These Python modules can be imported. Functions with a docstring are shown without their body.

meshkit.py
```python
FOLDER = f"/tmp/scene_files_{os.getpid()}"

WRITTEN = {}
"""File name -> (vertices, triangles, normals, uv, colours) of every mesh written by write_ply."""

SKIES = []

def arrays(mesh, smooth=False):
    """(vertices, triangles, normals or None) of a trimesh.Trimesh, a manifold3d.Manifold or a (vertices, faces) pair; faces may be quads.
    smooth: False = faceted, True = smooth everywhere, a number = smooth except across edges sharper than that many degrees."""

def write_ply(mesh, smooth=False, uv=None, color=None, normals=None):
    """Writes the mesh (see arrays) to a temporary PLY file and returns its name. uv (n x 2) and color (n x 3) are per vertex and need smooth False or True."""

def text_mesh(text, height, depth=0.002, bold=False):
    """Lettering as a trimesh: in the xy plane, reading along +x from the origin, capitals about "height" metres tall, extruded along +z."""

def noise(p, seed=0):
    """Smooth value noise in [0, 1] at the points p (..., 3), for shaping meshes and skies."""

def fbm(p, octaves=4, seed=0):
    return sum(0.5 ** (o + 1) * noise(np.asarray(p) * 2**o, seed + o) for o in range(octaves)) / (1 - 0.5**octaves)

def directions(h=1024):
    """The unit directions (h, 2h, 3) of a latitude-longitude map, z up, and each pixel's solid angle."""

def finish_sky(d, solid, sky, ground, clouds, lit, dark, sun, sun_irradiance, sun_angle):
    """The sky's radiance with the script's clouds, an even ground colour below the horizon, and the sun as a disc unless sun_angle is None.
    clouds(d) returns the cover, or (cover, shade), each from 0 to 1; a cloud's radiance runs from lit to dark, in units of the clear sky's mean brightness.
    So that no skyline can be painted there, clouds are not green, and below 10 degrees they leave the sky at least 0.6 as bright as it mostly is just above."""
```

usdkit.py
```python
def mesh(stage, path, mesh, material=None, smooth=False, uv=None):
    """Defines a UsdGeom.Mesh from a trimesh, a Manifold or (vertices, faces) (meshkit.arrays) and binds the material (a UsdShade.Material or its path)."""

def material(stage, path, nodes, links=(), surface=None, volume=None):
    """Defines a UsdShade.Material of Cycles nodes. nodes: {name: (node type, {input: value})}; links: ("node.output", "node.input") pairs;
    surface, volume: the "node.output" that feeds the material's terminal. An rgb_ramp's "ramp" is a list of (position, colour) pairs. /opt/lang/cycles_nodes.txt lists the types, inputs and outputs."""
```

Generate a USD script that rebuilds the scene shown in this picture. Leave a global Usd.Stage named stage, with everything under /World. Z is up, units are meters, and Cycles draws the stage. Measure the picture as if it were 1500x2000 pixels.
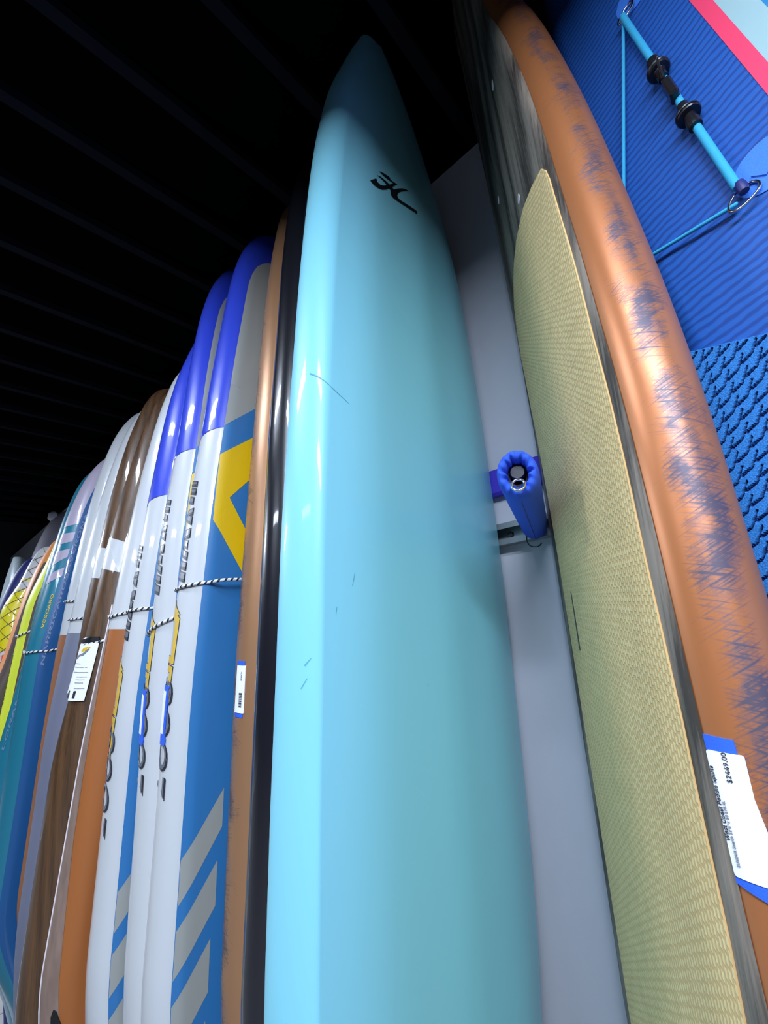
import math, random
import numpy as np, trimesh, usdkit, meshkit
from shapely.geometry import Polygon
from scipy.interpolate import PchipInterpolator
from pxr import Usd, UsdGeom, UsdLux, Gf, Sdf, UsdShade, Vt

stage = Usd.Stage.CreateInMemory()
UsdGeom.SetStageUpAxis(stage, 'Z'); UsdGeom.SetStageMetersPerUnit(stage, 1.0)
UsdGeom.Xform.Define(stage, '/World'); UsdGeom.Scope.Define(stage, '/World/Looks')

# ---------------------------------------------------------------- camera, lamps, exposure
CAM_F, PITCH, ROLL, YAW, CAM = 837.6, 14.48, -5.48, 40.72, np.array([0, 0, 1.35])
EXPOSURE = 0.15
p_, r_, y_ = np.radians([PITCH, ROLL, YAW])
FWD = np.array([-np.sin(y_)*np.cos(p_), np.cos(y_)*np.cos(p_), np.sin(p_)])
R0 = np.array([np.cos(y_), np.sin(y_), 0]); U0 = np.cross(R0, FWD)
RIGHT, UP = R0*np.cos(r_)+U0*np.sin(r_), -R0*np.sin(r_)+U0*np.cos(r_)
cam = UsdGeom.Camera.Define(stage, '/World/camera')
cam.CreateHorizontalApertureAttr(36.0); cam.CreateVerticalApertureAttr(48.0)
cam.CreateFocalLengthAttr(36.0*CAM_F/1500); cam.CreateClippingRangeAttr(Gf.Vec2f(0.02, 200)); cam.CreateExposureAttr(EXPOSURE)
M = np.eye(4); M[0, :3], M[1, :3], M[2, :3], M[3, :3] = RIGHT, UP, -FWD, CAM
cam.AddTransformOp().Set(Gf.Matrix4d(M.tolist()))
# hanging shop lamps over the aisle: x, y, z, length along x, width, intensity, colour
LAMPS = [(0.05, -0.35, 2.50, 0.5, 0.14, 60, (0.74, 0.84, 1.0)),
         (-1.15, -0.30, 2.50, 0.5, 0.14, 56, (0.74, 0.84, 1.0)),
         (-4.0, -0.90, 2.50, 1.2, 0.30, 90, (0.74, 0.84, 1.0)),
         (-0.8, -2.2, 2.50, 1.2, 0.30, 24, (0.74, 0.84, 1.0)),
         (0.95, -0.90, 2.50, 1.2, 0.30, 105, (0.74, 0.84, 1.0))]

# ---------------------------------------------------------------- helpers
LOOKS = {}
def srgb(r, g, b):
    c = np.array([r, g, b])/255.0
    return tuple(np.where(c <= .04045, c/12.92, ((c+.055)/1.055)**2.4))
def mat(name, nodes, links, surface='p.BSDF'):
    LOOKS[name] = usdkit.material(stage, '/World/Looks/'+name, nodes, links, surface=surface); return LOOKS[name]
def plain(name, color, rough=.5, coat=0., metal=0., spec=.5, bump=0., bscale=200., vary=0., vscale=(6, 6, 6)):
    """painted surface: an even colour with an optional fine grain and an optional slight mottling"""
    n = {'p': ('principled_bsdf', {'base_color': color, 'roughness': rough, 'coat_weight': coat, 'coat_roughness': .04, 'metallic': metal, 'specular_ior_level': spec}), 'tc': ('texture_coordinate', {})}
    l = []
    if bump:
        n['bn'] = ('noise_texture', {'scale': bscale, 'detail': 3.0}); n['b'] = ('bump', {'strength': bump, 'distance': .002})
        l += [('tc.object', 'bn.vector'), ('bn.fac', 'b.height'), ('b.normal', 'p.normal')]
    if vary:
        n['m'] = ('mapping', {'scale': vscale}); n['vn'] = ('noise_texture', {'scale': 1.0, 'detail': 4.0})
        n['r'] = ('rgb_ramp', {'ramp': [(.3, tuple(np.array(color)*(1-vary))), (.7, tuple(np.minimum(np.array(color)*(1+vary), 1)))]})
        l += [('tc.object', 'm.vector'), ('m.vector', 'vn.vector'), ('vn.fac', 'r.fac'), ('r.color', 'p.base_color')]
    return mat(name, n, l)
taken = {}
def numbered(parent, name):
    k = (parent, name); taken[k] = taken.get(k, -1)+1
    return f'{parent}/{name}' + (f'_{taken[k]:03d}' if taken[k] else '')
class Thing:
    def __init__(s, name, label, cat, loc=(0, 0, 0), group=None, kind=None):
        s.path = numbered('/World', name); s.loc = np.array(loc, float)
        x = UsdGeom.Xform.Define(stage, s.path); x.AddTranslateOp().Set(Gf.Vec3d(*map(float, s.loc))); s.prim = x.GetPrim()
        if label: s.prim.SetCustomDataByKey('label', label)
        if cat: s.prim.SetCustomDataByKey('category', cat)
        if group: s.prim.SetCustomDataByKey('group', group)
        if kind: s.prim.SetCustomDataByKey('kind', kind)
    def part(s, name, mesh, m, smooth=30, uv=None, label=None, under=None, kind=None, prim=None):
        """a mesh given in world coordinates, kept as a part of this thing"""
        path = numbered(under or s.path, name)
        if hasattr(mesh, 'to_mesh'):
            k = mesh.to_mesh(); mesh = (k.vert_properties[:, :3], k.tri_verts)
        if isinstance(mesh, (tuple, list)): mesh = trimesh.Trimesh(np.asarray(mesh[0], float), np.asarray(mesh[1], int), process=False)
        mesh = mesh.copy(); mesh.vertices = mesh.vertices-s.loc
        g = usdkit.mesh(stage, path, mesh, LOOKS[m] if isinstance(m, str) else m, smooth=smooth, uv=uv)
        if label: g.GetPrim().SetCustomDataByKey('label', label)
        if kind: g.GetPrim().SetCustomDataByKey('kind', kind)
        if prim is not None:
            for k_, v_ in prim.items():
                UsdGeom.PrimvarsAPI(g).CreatePrimvar(k_, Sdf.ValueTypeNames.FloatArray, 'vertex').Set(Vt.FloatArray.FromNumpy(np.asarray(v_, np.float32)))
        return path
def structure(name, mesh, m, smooth=30):
    path = numbered('/World', name)
    g = usdkit.mesh(stage, path, mesh, LOOKS[m], smooth=smooth); g.GetPrim().SetCustomDataByKey('kind', 'structure'); return path
def box(a, b):
    a, b = np.array(a, float), np.array(b, float)
    t = trimesh.creation.box(np.abs(b-a)); t.apply_translation((a+b)/2); return t
def rbox(size, r=.004, T=None):
    """box with chamfered edges"""
    s = np.array(size)/2; pts = []
    for sx in (-1, 1):
        for sy in (-1, 1):
            for sz in (-1, 1):
                c = s*np.array([sx, sy, sz])
                for k in range(3):
                    e = c.copy()
                    for j in range(3):
                        if j != k: e[j] -= np.sign(e[j])*r
                    pts.append(e)
    t = trimesh.convex.convex_hull(np.array(pts))
    if T is not None: t.apply_transform(T)
    return t
def frame_of(z, x=None):
    z = np.array(z, float); z /= np.linalg.norm(z)
    if x is None: x = [0, 0, 1] if abs(z[2]) < .9 else [1, 0, 0]
    x = np.array(x, float); x -= z*(x@z); x /= np.linalg.norm(x)
    T = np.eye(4); T[:3, 0], T[:3, 1], T[:3, 2] = x, np.cross(z, x), z; return T
def tube(pts, r, sides=10, closed=False, uvs=False):
    """a round tube along a path, with st = (round, metres along)"""
    P = np.array(pts, float); n = len(P)
    tg = np.gradient(P, axis=0) if not closed else np.roll(P, -1, 0)-np.roll(P, 1, 0)
    tg /= np.linalg.norm(tg, axis=1, keepdims=True)
    x = np.cross(tg[0], [0.3, 0.2, 1]); x /= np.linalg.norm(x); rings = []
    r = np.broadcast_to(r, n)
    for i in range(n):
        x = x-tg[i]*(x@tg[i]); x /= np.linalg.norm(x); y = np.cross(tg[i], x)
        a = np.linspace(0, 2*np.pi, sides, endpoint=False)
        rings.append(P[i]+r[i]*(np.outer(np.cos(a), x)+np.outer(np.sin(a), y)))
    v = np.concatenate(rings); f = []; m = n if closed else n-1
    for i in range(m):
        for j in range(sides):
            a, b = i*sides+j, i*sides+(j+1) % sides; c, d = ((i+1) % n)*sides+j, ((i+1) % n)*sides+(j+1) % sides
            f += [(a, b, d), (a, d, c)]
    L = np.concatenate([[0], np.cumsum(np.linalg.norm(np.diff(P, axis=0), axis=1))])
    uv = np.stack([np.tile(np.arange(sides)/sides, n), np.repeat(L, sides)], 1)
    if not closed:
        v = np.vstack([v, P[0], P[-1]]); uv = np.vstack([uv, [0, 0], [0, L[-1]]])
        for j in range(sides): f += [(n*sides, (j+1) % sides, j), (n*sides+1, (n-1)*sides+j, (n-1)*sides+(j+1) % sides)]
    return ((v, np.array(f)), uv) if uvs else (v, np.array(f))
def smooth_path(pts, n=40):
    P = np.array(pts, float); d = np.concatenate([[0], np.cumsum(np.linalg.norm(np.diff(P, axis=0), axis=1))])
    return PchipInterpolator(d, P)(np.linspace(0, d[-1], n))
def lathe(profile, origin, axis, n=32):
    """surface of revolution: profile = (radius, height along the axis)"""
    T = frame_of(axis); pr = np.array(profile, float); a = np.linspace(0, 2*np.pi, n, endpoint=False)
    v = np.stack([np.outer(pr[:, 0], np.cos(a)), np.outer(pr[:, 0], np.sin(a)), np.repeat(pr[:, 1:2], n, 1)], -1).reshape(-1, 3)
    f = []
    for i in range(len(pr)-1):
        for j in range(n):
            q = (i*n+j, i*n+(j+1) % n, (i+1)*n+(j+1) % n, (i+1)*n+j); f += [(q[0], q[1], q[2]), (q[0], q[2], q[3])]
    t = trimesh.Trimesh(v, f, process=True); t.apply_transform(T); t.apply_translation(origin)
    return t

# ---------------------------------------------------------------- paddle board geometry
KT = [0, .06, .15, .3, .45, .6, .72, .82, .9, .96, .985, 1.0]
class Board:
    """a board standing on its tail: a = long axis, b = towards the rail at the aisle, n = out of the face one sees"""
    def __init__(s, p, ru=.05, ru_tail=None, crown=.0025, side=1, bevel=None):
        s.O = np.array([p[0], p[1], 0.]); a = np.array([p[2], p[3], 1.]); s.a = a/np.linalg.norm(a)
        b = np.array([np.sin(p[4]), -np.cos(p[4]), 0]); b -= s.a*(s.a@b); s.b = b/np.linalg.norm(b)
        n = np.cross(s.a, s.b); s.n = n*np.sign(n[0])*side
        s.L, s.W, s.rk, s.th = p[5:9]; s.rk *= side; hv = p[9:17]
        s.out = PchipInterpolator(KT, [min(.42, hv[0]*.7), hv[0], hv[1], 1, 1, *hv[2:8], .04]); s.ru = ru; s.rut = ru if ru_tail is None else ru_tail
        s.crown = crown; s.bevel = bevel
    def sect(s, sl):
        t = np.clip(np.asarray(sl, float)/s.L, 0, 1); h = s.out(t)*s.W/2
        th = s.th*np.clip(np.minimum((t+.05)/.25, (1.02-t)/.25), 0, 1)**.45
        ru = s.rut+(s.ru-s.rut)*np.clip((t-.35)/.35, 0, 1)
        r = np.minimum(ru, h*.98); rk = s.rk*np.clip((t-.4)/.6, 0, 1)**2.2
        q = (np.pi/2)*np.sqrt((r*r+th*th/4)/2)
        return t, h, th/2, r, rk, q
    def surf(s, sl, w, off=0.0, near=1):
        """point and normal at length sl and w metres round the section from the rail's apex (positive: onto the seen face)"""
        sl, w, off = np.broadcast_arrays(np.asarray(sl, float), np.asarray(w, float), np.asarray(off, float)); t, h, hh, r, rk, q = s.sect(sl)
        sg = np.where(w < 0, -1., 1.); aw = np.abs(w); ph = np.clip(aw/np.maximum(q, 1e-6), 0, 1)*np.pi/2
        flat = np.maximum(aw-q, 0)
        u = h-r+r*np.cos(ph)-flat; v = hh*np.sin(ph)
        fr = np.clip(1-np.abs(1-flat/np.maximum(h-r, 1e-6)), 0, 1); v = v+s.crown*np.sin(fr*np.pi/2)
        if s.bevel is not None: v = v+np.interp(fr, *s.bevel)*np.clip((1-t)/.3, 0, 1)
        nu = np.cos(ph)*hh; nv = np.sin(ph)*r; l = np.maximum(np.hypot(nu, nv), 1e-9); nu, nv = nu/l, nv/l*sg
        u = u+nu*off; v = sg*v+nv*off
        pos = s.O+sl[..., None]*s.a+near*u[..., None]*s.b+(v+rk)[..., None]*s.n
        return pos, near*nu[..., None]*s.b+nv[..., None]*s.n
    def girth(s, sl):
        t, h, hh, r, rk, q = s.sect(sl); return q+np.maximum(h-r, 0)
    def mesh(s, ns=110, nw=9, nq=12):
        t = np.concatenate([np.linspace(0, .12, 9)[:-1], np.linspace(.12, .8, ns-29), np.linspace(.8, .97, 17)[1:], 1-.03*np.cos(np.linspace(0, np.pi/2, 12))[1:]]); sl = t*s.L
        _, h, hh, r, rk, q = s.sect(sl)
        ws = np.array([q*f for f in np.linspace(0, 1, nq, endpoint=False)]+[q+(h-r)*f for f in np.linspace(0, 1, nw)])
        sets = [(ws[::-1], 1), (-ws[1:], 1), (-ws[::-1][1:], -1), (ws[1:-1], -1)]
        ring = np.concatenate([s.surf(sl, w, 0, k)[0] for w, k in sets]).transpose(1, 0, 2)
        uv = np.stack([np.concatenate([w for w, k in sets]).T, np.repeat(sl[:, None], ring.shape[1], 1)], -1).reshape(-1, 2)
        n, m = ring.shape[:2]; v = ring.reshape(-1, 3)
        i = np.arange(n-1)[:, None]*m; j = np.arange(m)[None]; j2 = (j+1) % m
        qd = np.stack([i+j, i+j2, i+m+j2, i+m+j], -1).reshape(-1, 4)
        v = np.vstack([v, ring[0].mean(0), ring[-1].mean(0)]); uv = np.vstack([uv, [0, 0], [0, s.L]]); c0, c1 = n*m, n*m+1; jj = np.arange(m)
        f = np.vstack([qd[:, [0, 1, 2]], qd[:, [0, 2, 3]], np.stack([jj*0+c0, (jj+1) % m, jj], 1), np.stack([jj*0+c1, (n-1)*m+jj, (n-1)*m+(jj+1) % m], 1)])
        if trimesh.Trimesh(v, f, process=False).volume < 0: f = f[:, ::-1]
        return (v, f), uv
    def orient(s, v, f, nrm):
        c = np.cross(v[f[:, 1]]-v[f[:, 0]], v[f[:, 2]]-v[f[:, 0]])
        flip = (c*nrm[f].mean(1)).sum(1) < 0; f = f.copy(); f[flip] = f[flip][:, ::-1]; return f
    def print_(s, poly, off=.0008, edge=.016, near=1, clampw=True):
        """a flat print: a polygon in (w, s) laid on the surface, st = (w, s)"""
        g = poly if isinstance(poly, Polygon) else Polygon(poly).buffer(0)
        vs, fs, k = [], [], 0
        for pg in getattr(g, 'geoms', [g]):
            v, f = trimesh.creation.triangulate_polygon(pg, engine='earcut')
            v3 = np.column_stack([v, np.zeros(len(v))]); v3, f = trimesh.remesh.subdivide_to_size(v3, f, edge, max_iter=14)
            vs.append(v3); fs.append(f+k); k += len(v3)
        v, f = np.concatenate(vs), np.concatenate(fs); w, sl = v[:, 0], np.clip(v[:, 1], 0, s.L)
        if clampw: gi = s.girth(sl); w = np.clip(w, -gi, gi)
        P, N = s.surf(sl, w, off, near)
        return (P, s.orient(P, f, N)), np.stack([w, sl], 1)
    def slab(s, poly, thick, edge=.016, off=0.0, clampw=False):
        """a pad of some thickness laid on the surface"""
        (P, f), uv = s.print_(poly, off+thick, edge, clampw=clampw); (Q, _), _ = s.print_(poly, off-.001, edge, clampw=clampw)
        e = np.sort(f[:, [0, 1, 1, 2, 2, 0]].reshape(-1, 2), 1); ud, inv, cnt = np.unique(e, axis=0, return_inverse=True, return_counts=True)
        be = f[:, [0, 1, 1, 2, 2, 0]].reshape(-1, 2)[cnt[inv.ravel()] == 1]; n = len(P)
        sv = np.vstack([P[be[:, 0]], P[be[:, 1]], Q[be[:, 1]], Q[be[:, 0]]]); m = len(be); k = np.arange(m)
        side = np.vstack([np.stack([k+m, k, k+3*m], 1), np.stack([k+m, k+3*m, k+2*m], 1)])+n
        return (np.vstack([P, sv]), np.vstack([f, side])), np.vstack([uv, np.full((4*m, 2), (.0021, .0040))])
    def text(s, text, height, s0, w0, dirw=-1, off=.0008, bold=True, stretch=1.0, slant=0.):
        """lettering that reads up the board; its feet at w0, its tops towards dirw"""
        t = meshkit.text_mesh(text, height, .0004, bold); v = t.vertices.copy()
        sl = s0+(v[:, 0]+slant*v[:, 1])*stretch; w = w0+dirw*v[:, 1]
        P, N = s.surf(sl, w, off+v[:, 2]); f = np.array(t.faces)
        return P, f if dirw*np.sign((np.cross(s.a, s.b)@s.n)) > 0 else f[:, ::-1]

# ---------------------------------------------------------------- materials
plain('wall_paint', srgb(198, 202, 214), .75, bump=.06, bscale=300)
plain('black_paint', (.0015, .0018, .0030), .9, spec=.02); plain('joist_paint', (.016, .018, .027), .9, spec=.05)
plain('dark_wall', (.03, .032, .04), .85); plain('grey_wall', (.05, .05, .06), .8); plain('concrete', srgb(96, 95, 94), .8)
plain('floor_slab', srgb(120, 118, 116), .8); plain('floor_tile', srgb(178, 176, 174), .35, vary=.06, vscale=(5, 5, 5)); plain('grout', srgb(110, 108, 106), .9)
plain('lamp_housing', srgb(225, 226, 228), .4); mat('tube_glow', {'e': ('emission', {'color': (.78, .88, 1.), 'strength': 6.0})}, [], 'e.emission'); plain('lamp_cord', (.02, .02, .02), .6)
plain('steel', (.42, .44, .45), .42, metal=.9); plain('chrome', (.72, .72, .74), .16, metal=1.0); plain('dark_steel', (.10, .11, .12), .45, metal=.8)
plain('purple_wrap', srgb(62, 52, 190), .85, bump=.1, bscale=600)
plain('blue_foam', srgb(44, 88, 214), .9, bump=.35, bscale=900); plain('black_rubber', (.008, .008, .010), .55); plain('pipe_cap', (.022, .022, .03), .55)
plain('aqua_gloss', srgb(130, 202, 220), .42, coat=.22, spec=.35, vary=.015, vscale=(2, 2, 2)); plain('logo_black', (.008, .010, .014), .35); plain('scratch', srgb(84, 158, 178), .6)
plain('white_gloss', srgb(198, 201, 204), .35, coat=.7); plain('nose_blue', srgb(46, 68, 200), .36, coat=.8, bump=.03, bscale=900)
plain('pearl_grey', srgb(152, 154, 150), .42, coat=.2, bump=.03, bscale=700); plain('panel_blue', srgb(44, 112, 172), .45, coat=.15, bump=.05, bscale=900)
plain('panel_yellow', srgb(222, 182, 4), .45, coat=.15, bump=.04, bscale=900)
plain('letter_grey', srgb(104, 108, 118), .4, coat=.3); plain('letter_dark', (.03, .03, .04), .45); plain('letter_gold', srgb(214, 178, 74), .4, coat=.3)
plain('tape_blue', srgb(38, 92, 214), .8, bump=.1, bscale=700); plain('paper', srgb(236, 238, 242), .7); plain('ink', (.015, .016, .03), .7); plain('ink_grey', srgb(120, 122, 134), .8)
plain('bark_orange', srgb(158, 92, 42), .6, vary=.06, vscale=(20, 20, 3)); plain('frost_film', srgb(134, 112, 100), .6, vary=.16, vscale=(60, 60, 18)); plain('film_edge', srgb(226, 216, 220), .4)
plain('slate_grey', srgb(112, 116, 136), .55, vary=.04, vscale=(8, 8, 8)); plain('clay_brown', srgb(146, 92, 56), .6)
plain('teal_gloss', srgb(34, 118, 142), .35, coat=.6); plain('deep_blue', srgb(22, 84, 142), .4, coat=.5); plain('sky_blue', srgb(50, 118, 176), .45, coat=.3); plain('lilac', srgb(178, 168, 188), .35, coat=.6)
plain('rail_lettering', srgb(112, 132, 166), .5); plain('neon_yellow', srgb(226, 236, 66), .45, coat=.2); plain('umber', srgb(84, 70, 66), .55); plain('rail_orange', srgb(226, 142, 78), .5); plain('lemon', srgb(232, 222, 20), .4, coat=.5)
plain('clear_white', srgb(206, 210, 214), .4, coat=.5); plain('coral_red', srgb(236, 84, 58), .45); plain('navy', srgb(24, 34, 104), .5); plain('net_cord', srgb(96, 92, 84), .7)
plain('bubble_wrap', srgb(128, 138, 142), .4, bump=.5, bscale=60, vary=.12, vscale=(9, 9, 9)); plain('wrap_film', srgb(150, 146, 156), .35, bump=.4, bscale=18, vary=.1, vscale=(6, 6, 3)); plain('wrap_knot', srgb(225, 228, 235), .4)
plain('inflatable_red', srgb(240, 62, 104), .6); plain('inflatable_aqua', srgb(156, 190, 196), .6); plain('inflatable_teal', srgb(30, 130, 190), .6)
plain('patch_blue', srgb(58, 122, 226), .55, bump=.2, bscale=500); plain('cord_teal', srgb(44, 164, 210), .75, bump=.25, bscale=1400); plain('toggle_black', (.010, .010, .013), .28)

def wood(name, dark, light, rough, coat, scale, contrast=(.38, .62), fine=.35):
    """veneer: grain that runs up the board (z), a few wide figures and fine dark pores"""
    mat(name, {'tc': ('texture_coordinate', {}), 'm1': ('mapping', {'scale': scale}), 'm2': ('mapping', {'scale': (scale[0]*9, scale[1]*9, scale[2]*4)}),
               'n1': ('noise_texture', {'scale': 1., 'detail': 5., 'roughness': .6, 'distortion': 1.2}), 'n2': ('noise_texture', {'scale': 1., 'detail': 3., 'roughness': .6}),
               'w': ('wave_texture', {'wave_type': 'bands', 'bands_direction': 'diagonal', 'scale': .45, 'distortion': 9., 'detail': 3., 'detail_scale': .6}),
               'mx': ('mix_float', {'fac': fine}), 'mw': ('mix_float', {'fac': .35}), 'r': ('rgb_ramp', {'ramp': [(contrast[0], dark), (contrast[1], light)]}),
               'b': ('bump', {'strength': .12, 'distance': .001}), 'p': ('principled_bsdf', {'roughness': rough, 'coat_weight': coat, 'coat_roughness': .03})},
        [('tc.object', 'm1.vector'), ('tc.object', 'm2.vector'), ('m1.vector', 'n1.vector'), ('m2.vector', 'n2.vector'), ('m1.vector', 'w.vector'), ('n1.fac', 'mw.a'), ('w.fac', 'mw.b'), ('mw.result', 'mx.a'), ('n2.fac', 'mx.b'),
         ('mx.result', 'r.fac'), ('r.color', 'p.base_color'), ('mx.result', 'b.height'), ('b.normal', 'p.normal')])
wood('ash_veneer', srgb(66, 54, 46), srgb(152, 136, 122), .6, 0., (24, 24, 2.4), (.38, .64), .4)
wood('walnut_gloss', srgb(66, 44, 26), srgb(100, 70, 42), .45, .7, (40, 40, 2.2), (.35, .65), .5)

def brushed(name, base, worn, zone, mid):
    """a metallic rail over-brushed with a dark coat: streaks across the rail, thick in patches; st = (w, s)"""
    mat(name, {'tc': ('texture_coordinate', {}), 'rot': ('mapping', {'rotation': (0, 0, .5)}), 'rot2': ('mapping', {'rotation': (0, 0, -.25)}), 'ms': ('mapping', {'scale': (16, 420, 1)}), 'ms2': ('mapping', {'scale': (16, 380, 1)}), 'mb': ('mapping', {'scale': (26, 15, 1)}),
               'ns': ('noise_texture', {'scale': 1., 'detail': 3., 'roughness': .55}), 'ns2': ('noise_texture', {'scale': 1., 'detail': 3., 'roughness': .55}), 'nb': ('noise_texture', {'scale': 1., 'detail': 4., 'roughness': .55}), 'nc': ('noise_texture', {'scale': 7., 'detail': 2.}),
               'sx': ('separate_xyz', {}), 'z1': ('math', {'math_type': 'subtract', 'value2': mid}), 'za': ('math', {'math_type': 'absolute'}), 'zr': ('map_range', {'from_min': zone, 'from_max': zone*.15, 'to_min': 0., 'to_max': 1., 'clamp': True}),
               'sg': ('map_range', {'from_min': 1.0, 'from_max': 2.2, 'to_min': .06, 'to_max': -.015, 'clamp': True}), 'a4': ('math', {'math_type': 'add'}), 'mxs': ('math', {'math_type': 'maximum'}), 'a1': ('math', {'math_type': 'multiply', 'value2': .52}), 'a2': ('math', {'math_type': 'multiply_add', 'value2': .62}), 'a3': ('math', {'math_type': 'multiply_add', 'value2': .29}),
               'k': ('map_range', {'from_min': .81, 'from_max': .97, 'to_min': 0., 'to_max': .95, 'clamp': True}), 'c': ('mix_color', {'a': base, 'b': worn}),
               'p': ('principled_bsdf', {'roughness': .42, 'metallic': .45, 'coat_weight': .3, 'coat_roughness': .36}), 'mr': ('map_range', {'from_min': 0., 'from_max': 1., 'to_min': .38, 'to_max': .6})},
        [('tc.UV', 'rot.vector'), ('tc.UV', 'rot2.vector'), ('rot.vector', 'ms.vector'), ('rot2.vector', 'ms2.vector'), ('tc.UV', 'mb.vector'), ('ms.vector', 'ns.vector'), ('ms2.vector', 'ns2.vector'), ('mb.vector', 'nb.vector'), ('tc.UV', 'sx.vector'), ('sx.x', 'z1.value1'), ('z1.value', 'za.value1'), ('za.value', 'zr.value'),
         ('ns.fac', 'mxs.value1'), ('ns2.fac', 'mxs.value2'), ('mxs.value', 'a1.value1'), ('nb.fac', 'a2.value1'), ('a1.value', 'a2.value3'), ('zr.result', 'a3.value1'), ('a2.value', 'a3.value3'), ('sx.y', 'sg.value'), ('a3.value', 'a4.value1'), ('sg.result', 'a4.value2'), ('a4.value', 'k.value'),
         ('k.result', 'c.fac'), ('c.result', 'p.base_color'), ('k.result', 'mr.value'), ('mr.result', 'p.roughness')])
brushed('copper_brushed', srgb(186, 116, 70), srgb(74, 72, 90), .045, .0)
brushed('bronze_brushed', srgb(176, 130, 94), srgb(92, 80, 84), .055, -.03)

# woven cork-coloured traction pad: columns of short slanted ribs; st = (w, s)
mat('woven_pad', {'tc': ('texture_coordinate', {}), 'm': ('mapping', {'rotation': (0, 0, 1.5708-.10), 'scale': (1, 1, 1)}),
                  'b': ('brick_texture', {'scale': 1., 'brick_width': .0108, 'row_height': .0078, 'mortar_size': .0021, 'mortar_smooth': .5, 'offset': .35, 'color1': srgb(254, 224, 164), 'color2': srgb(250, 216, 154), 'mortar': srgb(226, 186, 126)}),
                  'n': ('noise_texture', {'scale': 30., 'detail': 3.}), 'hs': ('hsv', {'saturation': 1.}), 'mr': ('map_range', {'from_min': .3, 'from_max': .7, 'to_min': .93, 'to_max': 1.06}), 'inv': ('math', {'math_type': 'subtract', 'value1': 1.}),
                  'bp': ('bump', {'strength': .7, 'distance': .0009}), 'p': ('principled_bsdf', {'roughness': .85, 'specular_ior_level': .2, 'sheen_weight': .2, 'sheen_roughness': .5, 'sheen_tint': (1., .85, .55)})},
    [('tc.UV', 'm.vector'), ('m.vector', 'b.vector'), ('tc.UV', 'n.vector'), ('n.fac', 'mr.value'), ('mr.result', 'hs.value'), ('b.color', 'hs.color'), ('hs.color', 'p.base_color'), ('b.fac', 'inv.value2'), ('inv.value', 'bp.height'), ('bp.normal', 'p.normal')])
# black carbon cloth under lacquer; st = (w, s)
mat('carbon', {'tc': ('texture_coordinate', {}), 'm': ('mapping', {'rotation': (0, 0, .785), 'scale': (250, 250, 1)}), 'c': ('checker_texture', {'scale': 1., 'color1': (.010, .010, .015), 'color2': (.030, .030, .040)}),
               'p': ('principled_bsdf', {'roughness': .5, 'coat_weight': .7, 'coat_roughness': .05, 'specular_ior_level': .4})}, [('tc.UV', 'm.vector'), ('m.vector', 'c.vector'), ('c.color', 'p.base_color')])
plain('black_lacquer', (.008, .008, .012), .3, coat=.9)
# braided cord, light with dark flecks; st = (round, metres along)
mat('braid', {'tc': ('texture_coordinate', {}), 'sx': ('separate_xyz', {}), 'a': ('math', {'math_type': 'multiply', 'value2': 75.}), 'd': ('math', {'math_type': 'add'}), 'fr': ('math', {'math_type': 'fraction'}), 'lt': ('math', {'math_type': 'less_than', 'value2': .38}),
              'c': ('mix_color', {'a': srgb(222, 222, 226), 'b': (.02, .02, .025)}), 'p': ('principled_bsdf', {'roughness': .8})},
    [('tc.UV', 'sx.vector'), ('sx.y', 'a.value1'), ('a.value', 'd.value1'), ('sx.x', 'd.value2'), ('d.value', 'fr.value1'), ('fr.value', 'lt.value1'), ('lt.value', 'c.fac'), ('c.result', 'p.base_color')])
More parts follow.
